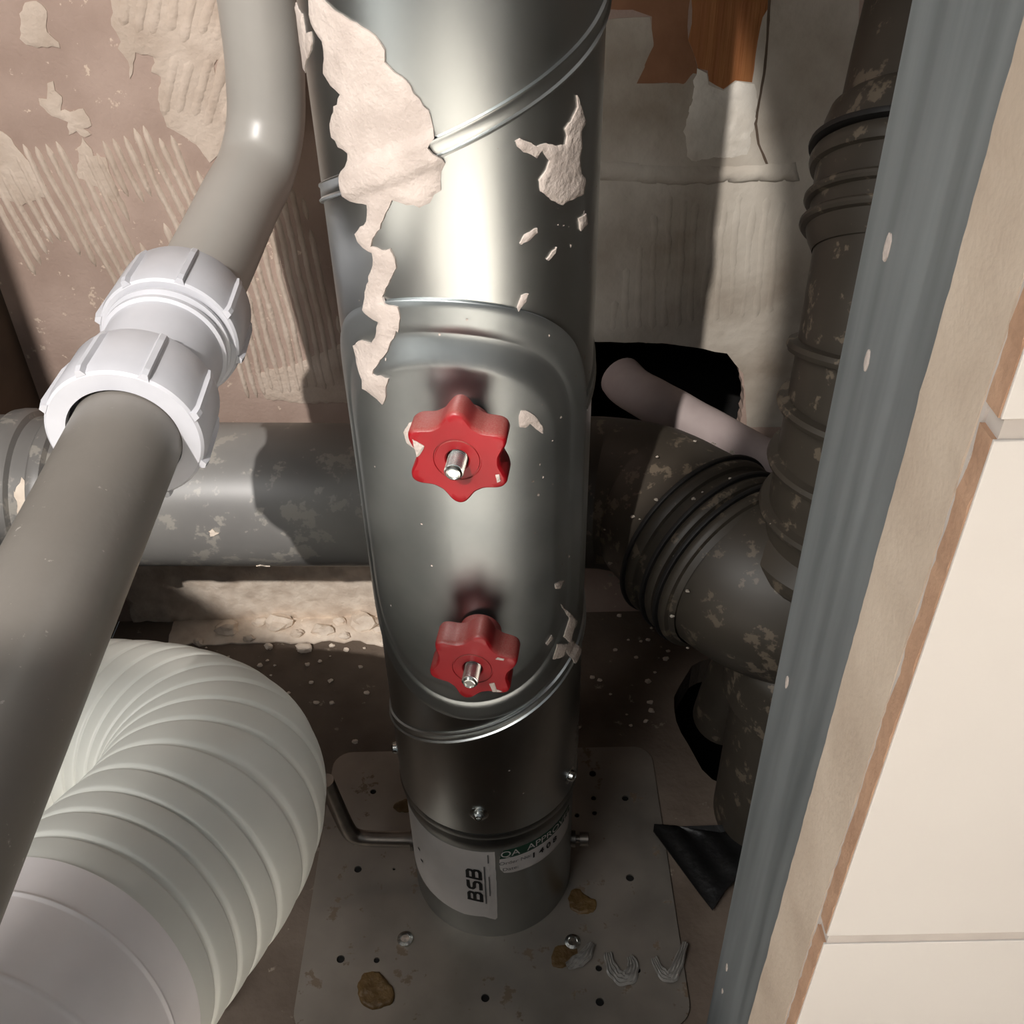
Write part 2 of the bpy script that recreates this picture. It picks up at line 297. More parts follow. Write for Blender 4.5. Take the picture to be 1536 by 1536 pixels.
M_GALV = mat('galvanised_steel', (168,172,172), (196,199,198), scale=9, rough=.29, metal=1.0, rvar=.07, stretch=(1,1,.5), bump=.03, bscale=60, aniso=.75)
M_DOOR = mat('access_door_steel', (160,165,166), (184,188,188), scale=14, rough=.40, metal=1.0, rvar=.06, bump=.02, bscale=80, aniso=.5)
M_SLEEVE = mat('sleeve_steel', (140,143,142), (168,170,168), scale=12, rough=.36, metal=1.0, rvar=.08)
M_PLATE = mat('dull_base_plate', (150,144,136), (176,168,158), scale=16, rough=.5, metal=.75, rvar=.1, c3=(118,102,86), spots=.40, sscale=40)
M_STUD = mat('zinc_stud', (112,116,117), (132,136,137), scale=18, rough=.5, metal=.45, rvar=.08, stretch=(6,6,.35), c3=(190,190,182), spots=.23, sscale=90)
M_ZINC = mat('bright_zinc', (205,206,202), (225,226,222), rough=.25, metal=1.0)
M_ROD = mat('dark_rod_steel', (110,104,98), (140,132,124), rough=.35, metal=.9)
M_PLASTER = mat('plaster_splash', (164,152,144), (180,168,160), scale=60, rough=.9, bump=.35, bscale=500)
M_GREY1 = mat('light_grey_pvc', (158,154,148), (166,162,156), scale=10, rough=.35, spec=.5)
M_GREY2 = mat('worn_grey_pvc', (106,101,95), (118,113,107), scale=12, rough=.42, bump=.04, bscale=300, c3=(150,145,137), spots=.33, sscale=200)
M_SOIL = mat('dusty_grey_soil_pipe', (116,114,112), (136,134,130), scale=10, rough=.4, c3=(150,146,139), spots=.42, sscale=40)
M_STACK = mat('brown_grey_stack', (50,45,38), (64,58,50), scale=9, rough=.5, c3=(98,88,75), spots=.42, sscale=55)
M_RUBBER = mat('black_rubber', (20,19,18), (28,27,26), rough=.6)
M_WHITE = mat('white_plastic', (190,190,195), (198,198,203), rough=.35)
M_HOSE = mat('white_hose_plastic', (206,206,198), (216,216,208), scale=8, rough=.45, c3=(196,184,160), spots=.26, sscale=30)
M_CUFF = mat('smooth_white_cuff', (232,226,225), (238,232,231), rough=.35)
M_TILE = mat('cream_tile', (190,182,175), (196,189,182), scale=5, rough=.3)
M_GROUT = mat('grey_grout', (168,158,150), (182,172,164), rough=.9)
M_BOARD = mat('plasterboard_core', (170,153,136), (186,170,153), scale=25, rough=.9, bump=.15, bscale=500)
M_TADH = mat('brown_tile_adhesive', (150,116,92), (172,138,112), scale=40, rough=.9, bump=.5)
M_CHUNK = mat('mortar', (210,193,176), (236,222,206), scale=60, rough=.9, bump=.5)
M_LABEL = mat('white_label', (214,206,200), (220,213,208), rough=.5)
M_INK = mat('black_ink', (18,18,18), rough=.6)
M_INKGREY = mat('grey_ink', (110,108,106), rough=.6)
M_GREEN = mat('green_label', (24,66,48), rough=.5)
M_PALEPIPE = mat('pale_pink_lagging', (158,143,141), (170,156,153), rough=.7)
M_GLUE = mat('brown_glue', (88,66,36), (112,88,52), scale=60, rough=.5, bump=.6)
M_CLEAR = mat('cloudy_plastic', (150,146,140), (185,181,175), rough=.3)
M_BLACKSHEET = mat('black_sheet', (11,11,12), (18,18,19), scale=50, rough=.45, bump=.3)

M_CLEAR.node_tree.nodes['Principled BSDF'].inputs['Transmission Weight'].default_value = .3

# red knob plastic with building dust settled on its upper faces
def red_material():
    m = mat('red_knob_plastic', (130,6,16), (140,8,20), rough=.42)
    nt = m.node_tree; N = nt.nodes; L = nt.links; b = N['Principled BSDF']; src = b.inputs['Base Color'].links[0].from_socket
    g = N.new('ShaderNodeNewGeometry'); sx = N.new('ShaderNodeSeparateXYZ'); L.new(g.outputs['Normal'], sx.inputs[0])
    tc = N.new('ShaderNodeTexCoord'); nz = N.new('ShaderNodeTexNoise'); nz.inputs['Scale'].default_value = 1400; nz.inputs['Detail'].default_value = 2
    L.new(tc.outputs['Object'], nz.inputs['Vector'])
    mr = N.new('ShaderNodeMapRange'); mr.inputs['From Min'].default_value = .35; mr.inputs['From Max'].default_value = .9; L.new(sx.outputs[2], mr.inputs['Value'])
    mu = N.new('ShaderNodeMath'); mu.operation = 'MULTIPLY'; L.new(mr.outputs[0], mu.inputs[0]); L.new(nz.outputs['Fac'], mu.inputs[1])
    m2 = N.new('ShaderNodeMath'); m2.operation = 'MULTIPLY'; m2.inputs[1].default_value = .85; m2.use_clamp = True; L.new(mu.outputs[0], m2.inputs[0])
    mx = N.new('ShaderNodeMix'); mx.data_type = 'RGBA'; L.new(m2.outputs[0], mx.inputs[0]); L.new(src, mx.inputs[6]); mx.inputs[7].default_value = _lin((150,112,102))+(1,)
    L.new(mx.outputs[2], b.inputs['Base Color']); return m
M_RED = red_material()

M_ROOMFLOOR = mat('pale_room_floor', (222,216,208), (230,224,216), scale=5, rough=.4)
# ------------------------------------------------------------ setting
YW = .735; XL = -.40; XR = .33; ZT = 1.25
DX, DY, DR = -.0199, .4496, .0625          # spiral duct axis and radius
wm = lambda s, t, h: (s, YW-h, t)          # back wall surface
HOLE = ragged(WALL['hole'], .004, .0016, 3)
wb = struct(obj('wall_back', *slab([(XL,0),(XR,0),(XR,ZT),(XL,ZT)], [HOLE], wm, -.0125, 0.0), M_PAPER), 'plasterboard back wall with combed tile adhesive and torn paper behind the pipes', 'wall')
# cavity behind the hole, painted black in place of its shade
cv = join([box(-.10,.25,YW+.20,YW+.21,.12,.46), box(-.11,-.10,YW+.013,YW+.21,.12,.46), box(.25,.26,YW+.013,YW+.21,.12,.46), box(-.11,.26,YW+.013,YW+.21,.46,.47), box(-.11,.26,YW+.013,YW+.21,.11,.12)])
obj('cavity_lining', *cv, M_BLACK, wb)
_n = 0
def crust(key, m, thick, name='adhesive_skim', **k):
    global _n; _n += 1
    k.setdefault('jit', .0020); return obj(name, *patch(WALL[key], wm, thick, seed=_n, **k), m, wb, 60)
for k in ('patchA','patchD','patchE','patchF','patchG'): crust(k, M_ADH, .0012, step=.0028)
crust('patchB', M_ADH, .0014, step=.0035)
lab(crust('skimR', M_SKIM, .0010, step=.010, jit=.001), 'grey beige skim over the right of the wall')
lab(crust('paperR', M_BROWNPAPER, .0007, name='torn_paper', step=.008), 'torn brown board paper')
lab(crust('orangeR', M_ORANGE, .0016, name='bare_timber', step=.006), 'exposed orange timber')
crust('whiteR', M_WHITEADH, .0018, step=.004, rough=.6)
lab(crust('bead', M_SKIM, .0035, name='adhesive_bead', step=.006, edge=.1), 'raised horizontal band of adhesive')
obj('crack', *patch([(0.1771, 0.564), (0.1798, 0.5352), (0.1805, 0.5136), (0.1797, 0.4958), (0.179, 0.4797), (0.1833, 0.4655), (0.1912, 0.4509), (0.1932, 0.4509), (0.1849, 0.4655), (0.181, 0.4797), (0.1812, 0.4958), (0.1825, 0.5136), (0.1813, 0.5351), (0.179, 0.564)], lambda s, t, h: wm(s, t, h+.0012), .0002, step=.004, jit=.0003, seed=140), M_DARKWALL, wb)
def combed(key, dirkey, spacing, width, height, m, excl=(), jit=.3, name='adhesive_ridges'):
    poly = WALL[key]; a = Vector(DIRS[dirkey][0]); b = Vector(DIRS[dirkey][1]); d = (b-a).normalized(); n = Vector((-d.y, d.x))
    ss = [Vector(p).dot(d) for p in poly]; ts = [Vector(p).dot(n) for p in poly]; parts = []
    t = min(ts); k = 0
    while t < max(ts):
        run = []; s = min(ss)-.003; k += 1
        def flush(run):
            if len(run) < 4: return
            V = []; F = []; L = len(run)
            for i, (p, w) in enumerate(run):
                e = min(1, i/1.5, (L-1-i)/1.5)*.85+.15
                for q, hh in ((-.5,-.0003),(-.32,.7),(0,1),(.32,.7),(.5,-.0003)):
                    pp = p+n*q*w*e; V.append(wm(pp.x, pp.y, hh*height*e if hh > 0 else hh))
            for i in range(L-1):
                for q in range(4): F.append((i*5+q, i*5+q+1, (i+1)*5+q+1, (i+1)*5+q))
            parts.append((V, F))
        while s < max(ss):
            wob = noise.noise(Vector((s*25, t*70, 1)))*spacing*.22
            p = d*s+n*(t+wob); q = (p.x+noise.noise(Vector((p.x*110, p.y*110, k)))*.007, p.y+noise.noise(Vector((p.x*110, p.y*110, k+40)))*.009)
            ok = inside(q, poly) and not any(inside(q, WALL[e]) for e in excl)
            if ok: run.append((p, width*(1+jit*noise.noise(Vector((s*160, t*300, 4))))))
            else: flush(run); run = []
            s += .0035
        flush(run); t += spacing
    if parts: return obj(name, *join(parts), m, wb, 60)
combed('ridge1', 'r1', .0082, .0052, .0020, M_ADH, ('hole1','hole1b'))
combed('ridge2', 'r2', .0075, .0050, .0020, M_ADH)
combed('ridge3', 'r3', .0100, .0094, .0022, M_ADH)
combed('ridge3b', 'r3', .0100, .0094, .0020, M_ADH)
combed('ridge4', 'r4', .0105, .0100, .0013, M_SKIM)

FH = circ(.232, .592, .088, 40, .012, 2)
fm = lambda s, t, h: (s, t, h)
fl = struct(obj('floor', *slab([(-.40,.02),(.50,.02),(.50,.74),(-.40,.74)], [FH], fm, -.03, 0, .03, lambda x, y: .0012*noise.noise(Vector((x*40, y*40, 0)))), M_FLOOR), 'dusty brown concrete floor of the service void', 'floor')
obj('floor_hole_lining', *join([lathe([(.115,-.032),(.115,-.3),(.0,-.3)], (.232,.592,0), (0,0,1), 32)]), M_BLACK, fl)  # black sides stand for the deep shade in the floor hole
struct(obj('floor_room', *box(-3.0,3.0,-3.6,.02,-.03,-.002), M_ROOMFLOOR), 'cream tiled room floor in front of the opening', 'floor')
M_ROOM = mat('cool_white_paint', (206,214,220), (212,220,226), rough=.6)
struct(obj('reflected_wall', *box(-1.46,-1.40,-3.6,.17,-.03,2.5), M_ROOM), 'unseen white wall added for the duct to reflect', 'wall')  # out of view, added to give the duct's left side a cool reflection
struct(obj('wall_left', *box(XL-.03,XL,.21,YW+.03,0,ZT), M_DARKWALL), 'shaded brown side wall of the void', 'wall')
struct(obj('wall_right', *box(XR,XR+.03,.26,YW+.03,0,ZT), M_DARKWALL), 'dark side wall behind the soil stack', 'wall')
struct(obj('shade_cover', *box(XL,XR,.175,YW,ZT,ZT+.03), M_DARKWALL), 'unseen slab added to keep the service void dark', 'shade_cover')  # out of view, added to shut out light from above

# front wall at the right jamb: plasterboard, tile adhesive, tiles; the cut edge faces into the opening
JX = .100
def ragwall(x0, y0, y1, amp, seed, zstep=.006, z1=1.3, x1=1.4):
    V = []; F = []; n = 0; z = 0.0; rows = []
    while z <= z1+1e-6:
        j = amp*(noise.noise(Vector((z*60, seed, 0)))+.6*noise.noise(Vector((z*190, seed, 3)))); rows.append((z, x0+j)); z += zstep
    for (z, x) in rows: V += [(x, y0, z), (x1, y0, z), (x1, y1, z), (x, y1, z)]
    for i in range(len(rows)-1):
        for k in range(4): a = i*4+k; b = i*4+(k+1) % 4; F.append((a, b, b+4, a+4))
    F.append((0,1,2,3)); m = (len(rows)-1)*4; F.append((m,m+1,m+2,m+3)); return V, F
wf = struct(obj('wall_front', *ragwall(JX, .1800, .2085, .0004, 1, .003), M_BOARD), 'cut plasterboard wall edge at the right of the opening', 'wall')
lab(obj('tile_adhesive', *ragwall(JX+.0004, .1785, .1801, .0006, 5, .003), M_GROUT, wf), 'thin grey adhesive behind the tiles')
TZ = [-.02, .187, .389, .5890, .794, .996, 1.30]
for i in range(len(TZ)-1):
    lo, hi = max(TZ[i],0)+.0026, TZ[i+1]-.0026
    for x0, x1 in ((JX, JX+.40), (JX+.4052, JX+.80)):
        rows = []; z = lo
        while z < hi+.0029: rows.append((min(z, hi), x0+.0007*noise.noise(Vector((z*70, i, x0*9)))+.0005*noise.noise(Vector((z*240, i, x0*9))))); z += .003
        V = []; F = []
        for z, x in rows: V += [(x,.1722,z),(x1,.1722,z),(x1,.1786,z),(x,.1786,z)]
        for k in range(len(rows)-1):
            for q in range(4): a = k*4+q; b = k*4+(q+1) % 4; F.append((a, b, b+4, a+4))
        F += [(0,1,2,3), tuple(range(len(V)-4, len(V)))]
        t_ = obj('tile', V, F, M_TADH, wf)
        obj('glaze', *box(x0+.0003, x1, .1714, .1723, lo, hi, .0003), M_TILE, t_)
obj('grout', *box(JX+.0012, JX+.80, .1719, .1785, 0, 1.29), M_GROUT, wf)
struct(obj('wall_front', *box(-.9,1.4,.1715,.2085,1.16,2.3), M_TILE), 'unseen wall added above the opening to hold back lamp light', 'wall')  # out of view, added to keep the area light out of the void
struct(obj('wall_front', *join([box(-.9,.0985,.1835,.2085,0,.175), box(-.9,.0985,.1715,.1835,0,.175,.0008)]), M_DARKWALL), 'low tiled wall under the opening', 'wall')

# galvanised stud: C section with lips, web to the opening
def stud():
    t = .0009; x = JX+.0006; y0 = .2088; y1 = .2555; pts = []
    N = 24
    for i in range(N+1):      # web with two shallow rolled grooves
        y = y1+(y0-y1)*i/N; g = .0003*(math.exp(-((y-.222)/.0022)**2)+math.exp(-((y-.241)/.0022)**2)); pts.append((x+g, y))
    rnd = [(x+.0006, y1+.0004)]
    out = [(x+.034, y1-.006), (x+.034, y1), (x+.0012, y1)]+pts+[(x+.0012, y0), (x+.034, y0), (x+.034, y0+.006)]
    inn = [(x+.034-t, y1-.006), (x+.034-t, y1-t), (x+t+.001, y1-t)]+[(px+t, min(max(py, y0+t), y1-t)) for px, py in pts]+[(x+t+.001, y0+t), (x+.034-t, y0+t), (x+.034-t, y0+.006)]
    ring = out+inn[::-1]; n = len(ring); V = [(a, y0+(b-y0)*.96, 0.002) for a, b in ring]+[(a, y0+(b-y0)*1.55, 1.15) for a, b in ring]
    F = [(i, (i+1) % n, (i+1) % n+n, i+n) for i in range(n)]; k = len(out)
    for i in range(k-1):
        F.append((i, i+1, n-2-i, n-1-i)); F.append((i+n, n-1-i+n, n-2-i+n, i+1+n))
    return V, F
st = tag(obj('metal_stud', *stud(), M_STUD, None, 35), 'grey galvanised metal stud upright behind the cut plasterboard edge', 'stud')
for i, (y, z, a) in enumerate(((.2505,.595,.004),(.2465,.563,.0035),(.252,.425,.003),(.2475,.226,.003),(.246,.205,.002))):
    obj('paint_spot', *patch(circ(y, z, 1, 9) if 0 else [(y+a*.45*cos(w*pi/5), z+a*sin(w*pi/5)) for w in range(10)], lambda s, t, h: (JX+.0006-h, s, t), .0004, step=.0012, jit=.0004, seed=i+60), M_PLASTER, st)

# ------------------------------------------------------------ spiral duct
duct = thing('spiral_duct', 'galvanised steel spiral duct splashed with plaster, standing in the middle', 'duct', (DX, DY, .134))
obj('duct_body', *lathe([(.0575,.134),(.0618,.134),(.0625,.1345),(.0625,.137)]+[(.0625,.137+.1*i) for i in range(1,11)]+[(.0575,1.24)], (DX,DY,0), (0,0,1), 128), M_GALV, duct, 40)
cyl = lambda a, z, h: (DX+(DR+h)*sin(a), DY-(DR+h)*cos(a), z)
DOORA, DOORZ, DW, DH = -.14, .3825, .080, .1335
def indoor(a, z):
    s = abs(a-DOORA)*DR; t = max(0, abs(z-DOORZ)-(DH-DW)); return sqrt(s*s+t*t) < DW-.001
DPROF = [(0,-.0002),(0,.0012),(.0006,.0016),(.004,.0016),(.010,.0016),(.0138,.0016),(.0148,.0010),(.0158,.0010),(.018,.0014),(.022,.0026),(.026,.0039),(.0285,.0045),(.030,.0047),(.0315,.0046),(.034,.0046),(.040,.0046),(.048,.0046),(.056,.0046),(.064,.0046),(.072,.0046),(.077,.0046)]
def surf_h(a, z):
    s = abs(a-DOORA)*DR; t = max(0, abs(z-DOORZ)-(DH-DW)); d = DW-sqrt(s*s+t*t)
    if d > 0:
        h = .0046
        for (d0, h0), (d1, h1) in zip(DPROF[1:], DPROF[2:]):
            if d0 <= d <= d1: h = h0+(h1-h0)*(d-d0)/max(d1-d0, 1e-9); break
        return h
    e = ((z-.582)-.172*a/(2*pi)+.086) % .172-.086
    return .0018*max(0, min(1, (.0075-abs(e))/.0025))
on_surf = lambda a, z, h: cyl(a, z, surf_h(a, z)+h)
seam = [(-.0048,-.0002),(-.0044,.0016),(-.0034,.0019),(-.0026,.0009),(.0020,.0008),(.0028,.0014),(.0036,.0013),(.0042,-.0002)]
run = []; parts = []
def flushseam():
    global run
    if len(run) > 2:
        V = []; F = []; n = len(seam)
        for a, z in run: V += [cyl(a, z+dz, dr) for dz, dr in seam]
        for i in range(len(run)-1):
            for q in range(n-1): F.append((i*n+q, i*n+q+1, (i+1)*n+q+1, (i+1)*n+q))
        F.append(tuple(range(n))); F.append(tuple(range((len(run)-1)*n, len(run)*n)))
        parts.append((V, F))
    run = []
w = -pi*2*2.6
while w < 2*pi*3.6:
    a = (w+pi) % (2*pi)-pi; z = .582+.172*w/(2*pi)
    if z > .140 and not indoor(a, z): run.append((w, z))
    else: flushseam()
    w += 2*pi/96
flushseam()
obj('spiral_seam', *join(parts), M_GALV, duct, 50)
for i, P in enumerate(SPLASH):
    big = i == 0
    if i == 12: continue
    lab(obj('plaster_splash', *patch(P, on_surf, .0016 if big else .0011, step=.0022 if big else .0013, jit=.0010 if big else .0006, seed=20+i, sc=(DR,1), edge=.55, rough=.15 if big else .35, freq=330), M_PLASTER, duct, 50), 'large running splash of plaster' if big else 'small fleck of dried plaster')
# scattered flecks of plaster on the lit side
V = []; F = []
for i in range(90):
    a = random.choice((random.uniform(-1.1,.95), random.uniform(.5,1.35))); z = random.uniform(.16,.58)
    r = random.uniform(.0003,.0008); k = random.uniform(.5,1.8); n = len(V)
    for q in range(6): V.append(on_surf(a+r*cos(q*pi/3)/DR*random.uniform(.5,1.2), z+k*r*sin(q*pi/3)*random.uniform(.5,1.2), .0003))
    F.append(tuple(range(n, n+6)))
stuff(obj('plaster_flecks', V, F, M_PLASTER, duct))
def screw(a, z, rad, parent, name='screw', m=None, c=(DX,DY), r=.0042):
    d = Vector((sin(a), -cos(a), 0)); o = Vector((c[0], c[1], z))+d*(rad-.0005)
    h = obj(name, *lathe([(.0,-.001),(r*1.5,-.0005),(r*1.5,.0006),(r*.95,.0009),(r*.9,.0032),(r*.6,.0042),(r*.35,.0042),(r*.3,.003),(0,.003)], o, d, 20), m or M_ZINC, parent, 35); return h
for a, z in ((-.085,.1563),(1.09,.1505),(-1.45,.1562)): screw(a, z, DR, duct)

# ------------------------------------------------------------ access door with two star knobs
door = thing('access_door', 'oval pressed steel access door on the spiral duct', 'access door', (DX, DY-DR, .249))
def stadium(r, n=64):
    P = []
    for i in range(n+1): w = pi*i/n; P.append((r*cos(w), DH-DW+r*sin(w)))
    for i in range(n+1): w = pi+pi*i/n; P.append((r*cos(w), -(DH-DW)+r*sin(w)))
    return P
prof = DPROF
V = []; F = []; n = 130
for d, h in prof: V += [cyl(DOORA+s/DR, DOORZ+t, h) for s, t in stadium(DW-d)]
for j in range(len(prof)-1):
    for i in range(n): F.append((j*n+i, j*n+(i+1) % n, (j+1)*n+(i+1) % n, (j+1)*n+i))
b0 = (len(prof)-1)*n
for i in range(64): F.append((b0+i, b0+i+1, b0+129-i-1, b0+129-i))
obj('door_panel', V, F, M_DOOR, door, 40)
lab(obj('plaster_splash', *patch(SPLASH[12], lambda a, z, h: cyl(a, z, .0047+h), .0010, step=.0013, jit=.0005, seed=77, sc=(DR,1)), M_PLASTER, door, 50), 'fleck of plaster beside the upper knob')
lab(obj('plaster_splash', *patch(KSPL, lambda a, z, h: cyl(a, z, .0046+h), .0010, step=.0013, jit=.0004, seed=78, sc=(DR,1)), M_PLASTER, door, 50), 'plaster fleck behind the upper knob')
def knob(px, pz, py, rot, label, splash):
    a = DOORA; d = Vector((sin(a), -cos(a), 0)); e = Vector((cos(a), sin(a), 0)); u = Vector((0,0,1))
    front = Vector((px, py, pz)); T = .0165; org = front-d*T
    N = 144; R = .0240
    def star(w):
        c = cos(6*(w-rot)); x = .5+.5*c
        return R*(.765+.235*x**1.45)
    rings = [('c',.0050,.007),('c',.0050,T-.0006),('c',.0056,T),('c',.0096,T),('c',.0098,T-.0006),('c',.0104,T-.0006),('c',.0106,T),('s',.80,T),('s',.93,T),('s',.975,T-.0007),('s',1.0,T-.0024),('s',1.0,.003),('s',.97,.0008),('c',.012,0),('c',.011,-.012)]
    V = []; F = []
    for k, r, t in rings:
        for i in range(N):
            w = pi/2+2*pi*i/N; rr = r if k == 'c' else star(w)*r; V.append(tuple(org+e*cos(w)*rr+u*sin(w)*rr+d*t))
    for j in range(len(rings)-1):
        for i in range(N): F.append((j*N+i, j*N+(i+1) % N, (j+1)*N+(i+1) % N, (j+1)*N+i))
    kb = lab(obj('star_knob', V, F, M_RED, door, 40), label)
    prof = [(0,-.02)]; t = -.02
    prof.append((.0040,-.02))
    while t < T+.0088: prof += [(.0042,t),(.0042,t+.0003),(.0036,t+.0006),(.0036,t+.0008)]; t += .0011
    prof += [(.0037,T+.0094),(.0031,T+.0105),(.0026,T+.0107),(.0024,T+.0100),(.0,T+.0100)]
    lab(obj('threaded_rod', *lathe(prof, org, d, 28), M_ZINC, kb, 30), 'bright threaded rod end')
    for P, sd in splash:
        f = lambda s, t, h: tuple(org+e*s+u*t+d*(T+h))
        obj('plaster_splash', *patch(P, f, .0007, step=.0009, jit=.0004, seed=sd), M_PLASTER, kb)
    return kb
knob(-.0230, .4582, .352, pi/2, 'upper red six-lobed knob with a plaster smear', [([(-.0190,.0095),(-.0165,.0080),(-.0140,.0062),(-.0150,.0040),(-.0165,.0015),(-.0176,.0005),(-.0182,.0050)], 81), ([(.0165,-.0065),(.0180,-.0060),(.0185,-.0095),(.0170,-.0105)], 82)])
knob(-.0216, .3288, .352, pi/2-.20, 'lower red six-lobed knob thick with dust', [([(.0085,-.0100),(.0110,-.0090),(.0120,-.0140),(.0150,-.0150),(.0100,-.0160)], 83), ([(-.0012,-.0075),(.0002,-.0075),(.0000,-.0125),(-.0012,-.0130),(-.0008,-.0110)], 84), ([(.0120,.0085),(.0160,.0080),(.0165,.0095),(.0130,.0100)], 85)])

# ------------------------------------------------------------ damper sleeve below the duct
slv = thing('damper_sleeve', 'steel damper sleeve carrying a white label between duct and base plate', 'damper', (DX, DY, .0025))
SR = .0600
obj('sleeve_body', *lathe([(SR-.002,.0028),(SR,.0028),(SR,.110),(SR+.0006,.112),(SR+.0006,.120),(SR-.0004,.122),(SR-.0004,.126),(SR+.0026,.128),(SR+.0030,.131),(SR+.0022,.1335),(SR-.004,.1338)], (DX,DY,0), (0,0,1), 128), M_SLEEVE, slv, 35)
scyl = lambda a, z, h: (DX+(SR+h)*sin(a), DY-(SR+h)*cos(a), z)
def curved_sheet(corners_fn, h, na=40, nz=8, th=.0002):
    V = []; F = []
    for i in range(na+1):
        for j in range(nz+1): a, z = corners_fn(i/na, j/nz); V.append(scyl(a, z, h))
    for i in range(na):
        for j in range(nz): p = i*(nz+1)+j; F.append((p, p+1, p+nz+2, p+nz+1))
    return V, F
l1 = obj('maker_label', *patch([(-1.36,.111),(-1.0,.1115),(-.5,.111),(.062,.111),(.066,.070),(.060,.0285),(.035,.026),(-.10,.030),(-.35,.0285),(-.65,.030),(-.95,.031),(-1.22,.034),(-1.36,.036)], scyl, .0003, step=.004, jit=.0003, seed=90, sc=(SR,1), rough=.05), M_LABEL, slv)
lab(l1, 'white maker label with black lettering')
def lettering(text, size, a0, z0, h, m, parent, vertical=False, shear=0, bold=0, name='lettering'):
    cu = bpy.data.curves.new('t', 'FONT'); cu.body = text; cu.size = size; cu.shear = shear; cu.offset = bold; cu.align_x = 'CENTER'; cu.align_y = 'CENTER'
    to = bpy.data.objects.new('t', cu); COL.objects.link(to); bpy.context.view_layer.update()
    me = bpy.data.meshes.new_from_object(to.evaluated_get(bpy.context.evaluated_depsgraph_get()))
    bm = bmesh.new(); bm.from_mesh(me); bmesh.ops.triangulate(bm, faces=bm.faces); bmesh.ops.subdivide_edges(bm, edges=[e for e in bm.edges if e.calc_length() > .002], cuts=2); bmesh.ops.triangulate(bm, faces=bm.faces); bm.verts.index_update()
    V = []
    for v in bm.verts:
        x, y = v.co.x, v.co.y
        if vertical: x, y = -y, x
        V.append(scyl(a0+x/SR, z0+y, h))
    F = [tuple(v.index for v in f.verts) for f in bm.faces]; bm.free()
    bpy.data.objects.remove(to); bpy.data.curves.remove(cu); bpy.data.meshes.remove(me)
    return obj(name, V, F, m, parent)
def strokes(lines, wd, a0, z0, h, m, parent, shear):
    V = []; F = []
    for P in lines:
        P = [Vector((x+shear*y, y)) for x, y in P]; C_ = [P[0]]
        for i in range(1, len(P)):
            for k in range(1, 5): C_.append(P[i-1].lerp(P[i], k/4))
        for i, p in enumerate(C_):
            t = (C_[min(i+1,len(C_)-1)]-C_[max(i-1,0)]).normalized(); n = Vector((-t.y, t.x))*wd/2
            for q in (p+n, p-n): V.append(scyl(a0-q.y/SR, z0+q.x, h))
            if i: k = len(V); F.append((k-4, k-3, k-1, k-2))
    return obj('lettering', V, F, m, parent)
ux = .0118; u = .0088; e_ = .0013
Bl = [[(0,-e_),(0,.5*u),(0,u+e_)], [(-e_,u),(.62*ux,u),(.78*ux,.88*u),(.78*ux,.66*u),(.62*ux,.53*u),(.1*ux,.53*u)], [(.62*ux,.53*u),(.84*ux,.40*u),(.84*ux,.14*u),(.66*ux,0),(-e_,0)]]
Sl = [[(.84*ux,u),(.20*ux,u),(.03*ux,.88*u),(.03*ux,.66*u),(.20*ux,.53*u),(.64*ux,.50*u),(.82*ux,.38*u),(.82*ux,.13*u),(.64*ux,0),(0,0)]]
L_ = [[(x-.0190, y-u/2) for x, y in P] for P in Bl]+[[(x-.0052, y-u/2) for x, y in P] for P in Sl]+[[(x+.0086, y-u/2) for x, y in P] for P in Bl]
strokes(L_, .0024, -.19, .0705, .0007, M_INK, l1, .12)
def bar(a0, a1, z0, z1, m, parent, h=.0007): return obj('printed_line', *curved_sheet(lambda i, j: (a0+(a1-a0)*i, z0+(z1-z0)*j), h, 6, 2), m, parent)
bar(-.072,-.056,.048,.094,M_INKGREY,l1); bar(-.022,-.008,.058,.082,M_INKGREY,l1); bar(-.022,-.010,.098,.108,M_INKGREY,l1)
for a, z in ((-1.02,.0735),(-.98,.062)): bar(a-.02,a+.03,z-.0012,z+.0012,M_INK,l1)
QA = [(.118,.1035),(.108,.096),(.118,.089),(.160,.0845),(.26,.083),(.6,.082),(1.05,.082),(1.16,.084),(1.2,.09),(1.2,.106),(1.16,.113),(.6,.1135),(.24,.1135),(.16,.111)]
l2 = lab(obj('quality_label', *patch(QA, scyl, .0003, step=.003, jit=0, seed=91, sc=(SR,1), rough=.03), M_LABEL, slv), 'small white and green inspection label')
obj('green_band', *patch([(.115,.1015),(1.2,.1015),(1.2,.106),(1.16,.1131),(.24,.1133),(.16,.1108),(.125,.1050)], scyl, .0006, step=.003, jit=0, seed=92, sc=(SR,1), rough=.02), M_GREEN, l2)
lettering('QA  APPROVED', .0092, .66, .1068, .0009, M_LABEL, l2)
lettering('Order No:', .0052, .295, .0965, .0008, M_INKGREY, l2); lettering('Date:', .0052, .235, .0890, .0008, M_INKGREY, l2)
lettering('1 4 0 8', .0082, .68, .0945, .0008, M_INK, l2, bold=.0002)
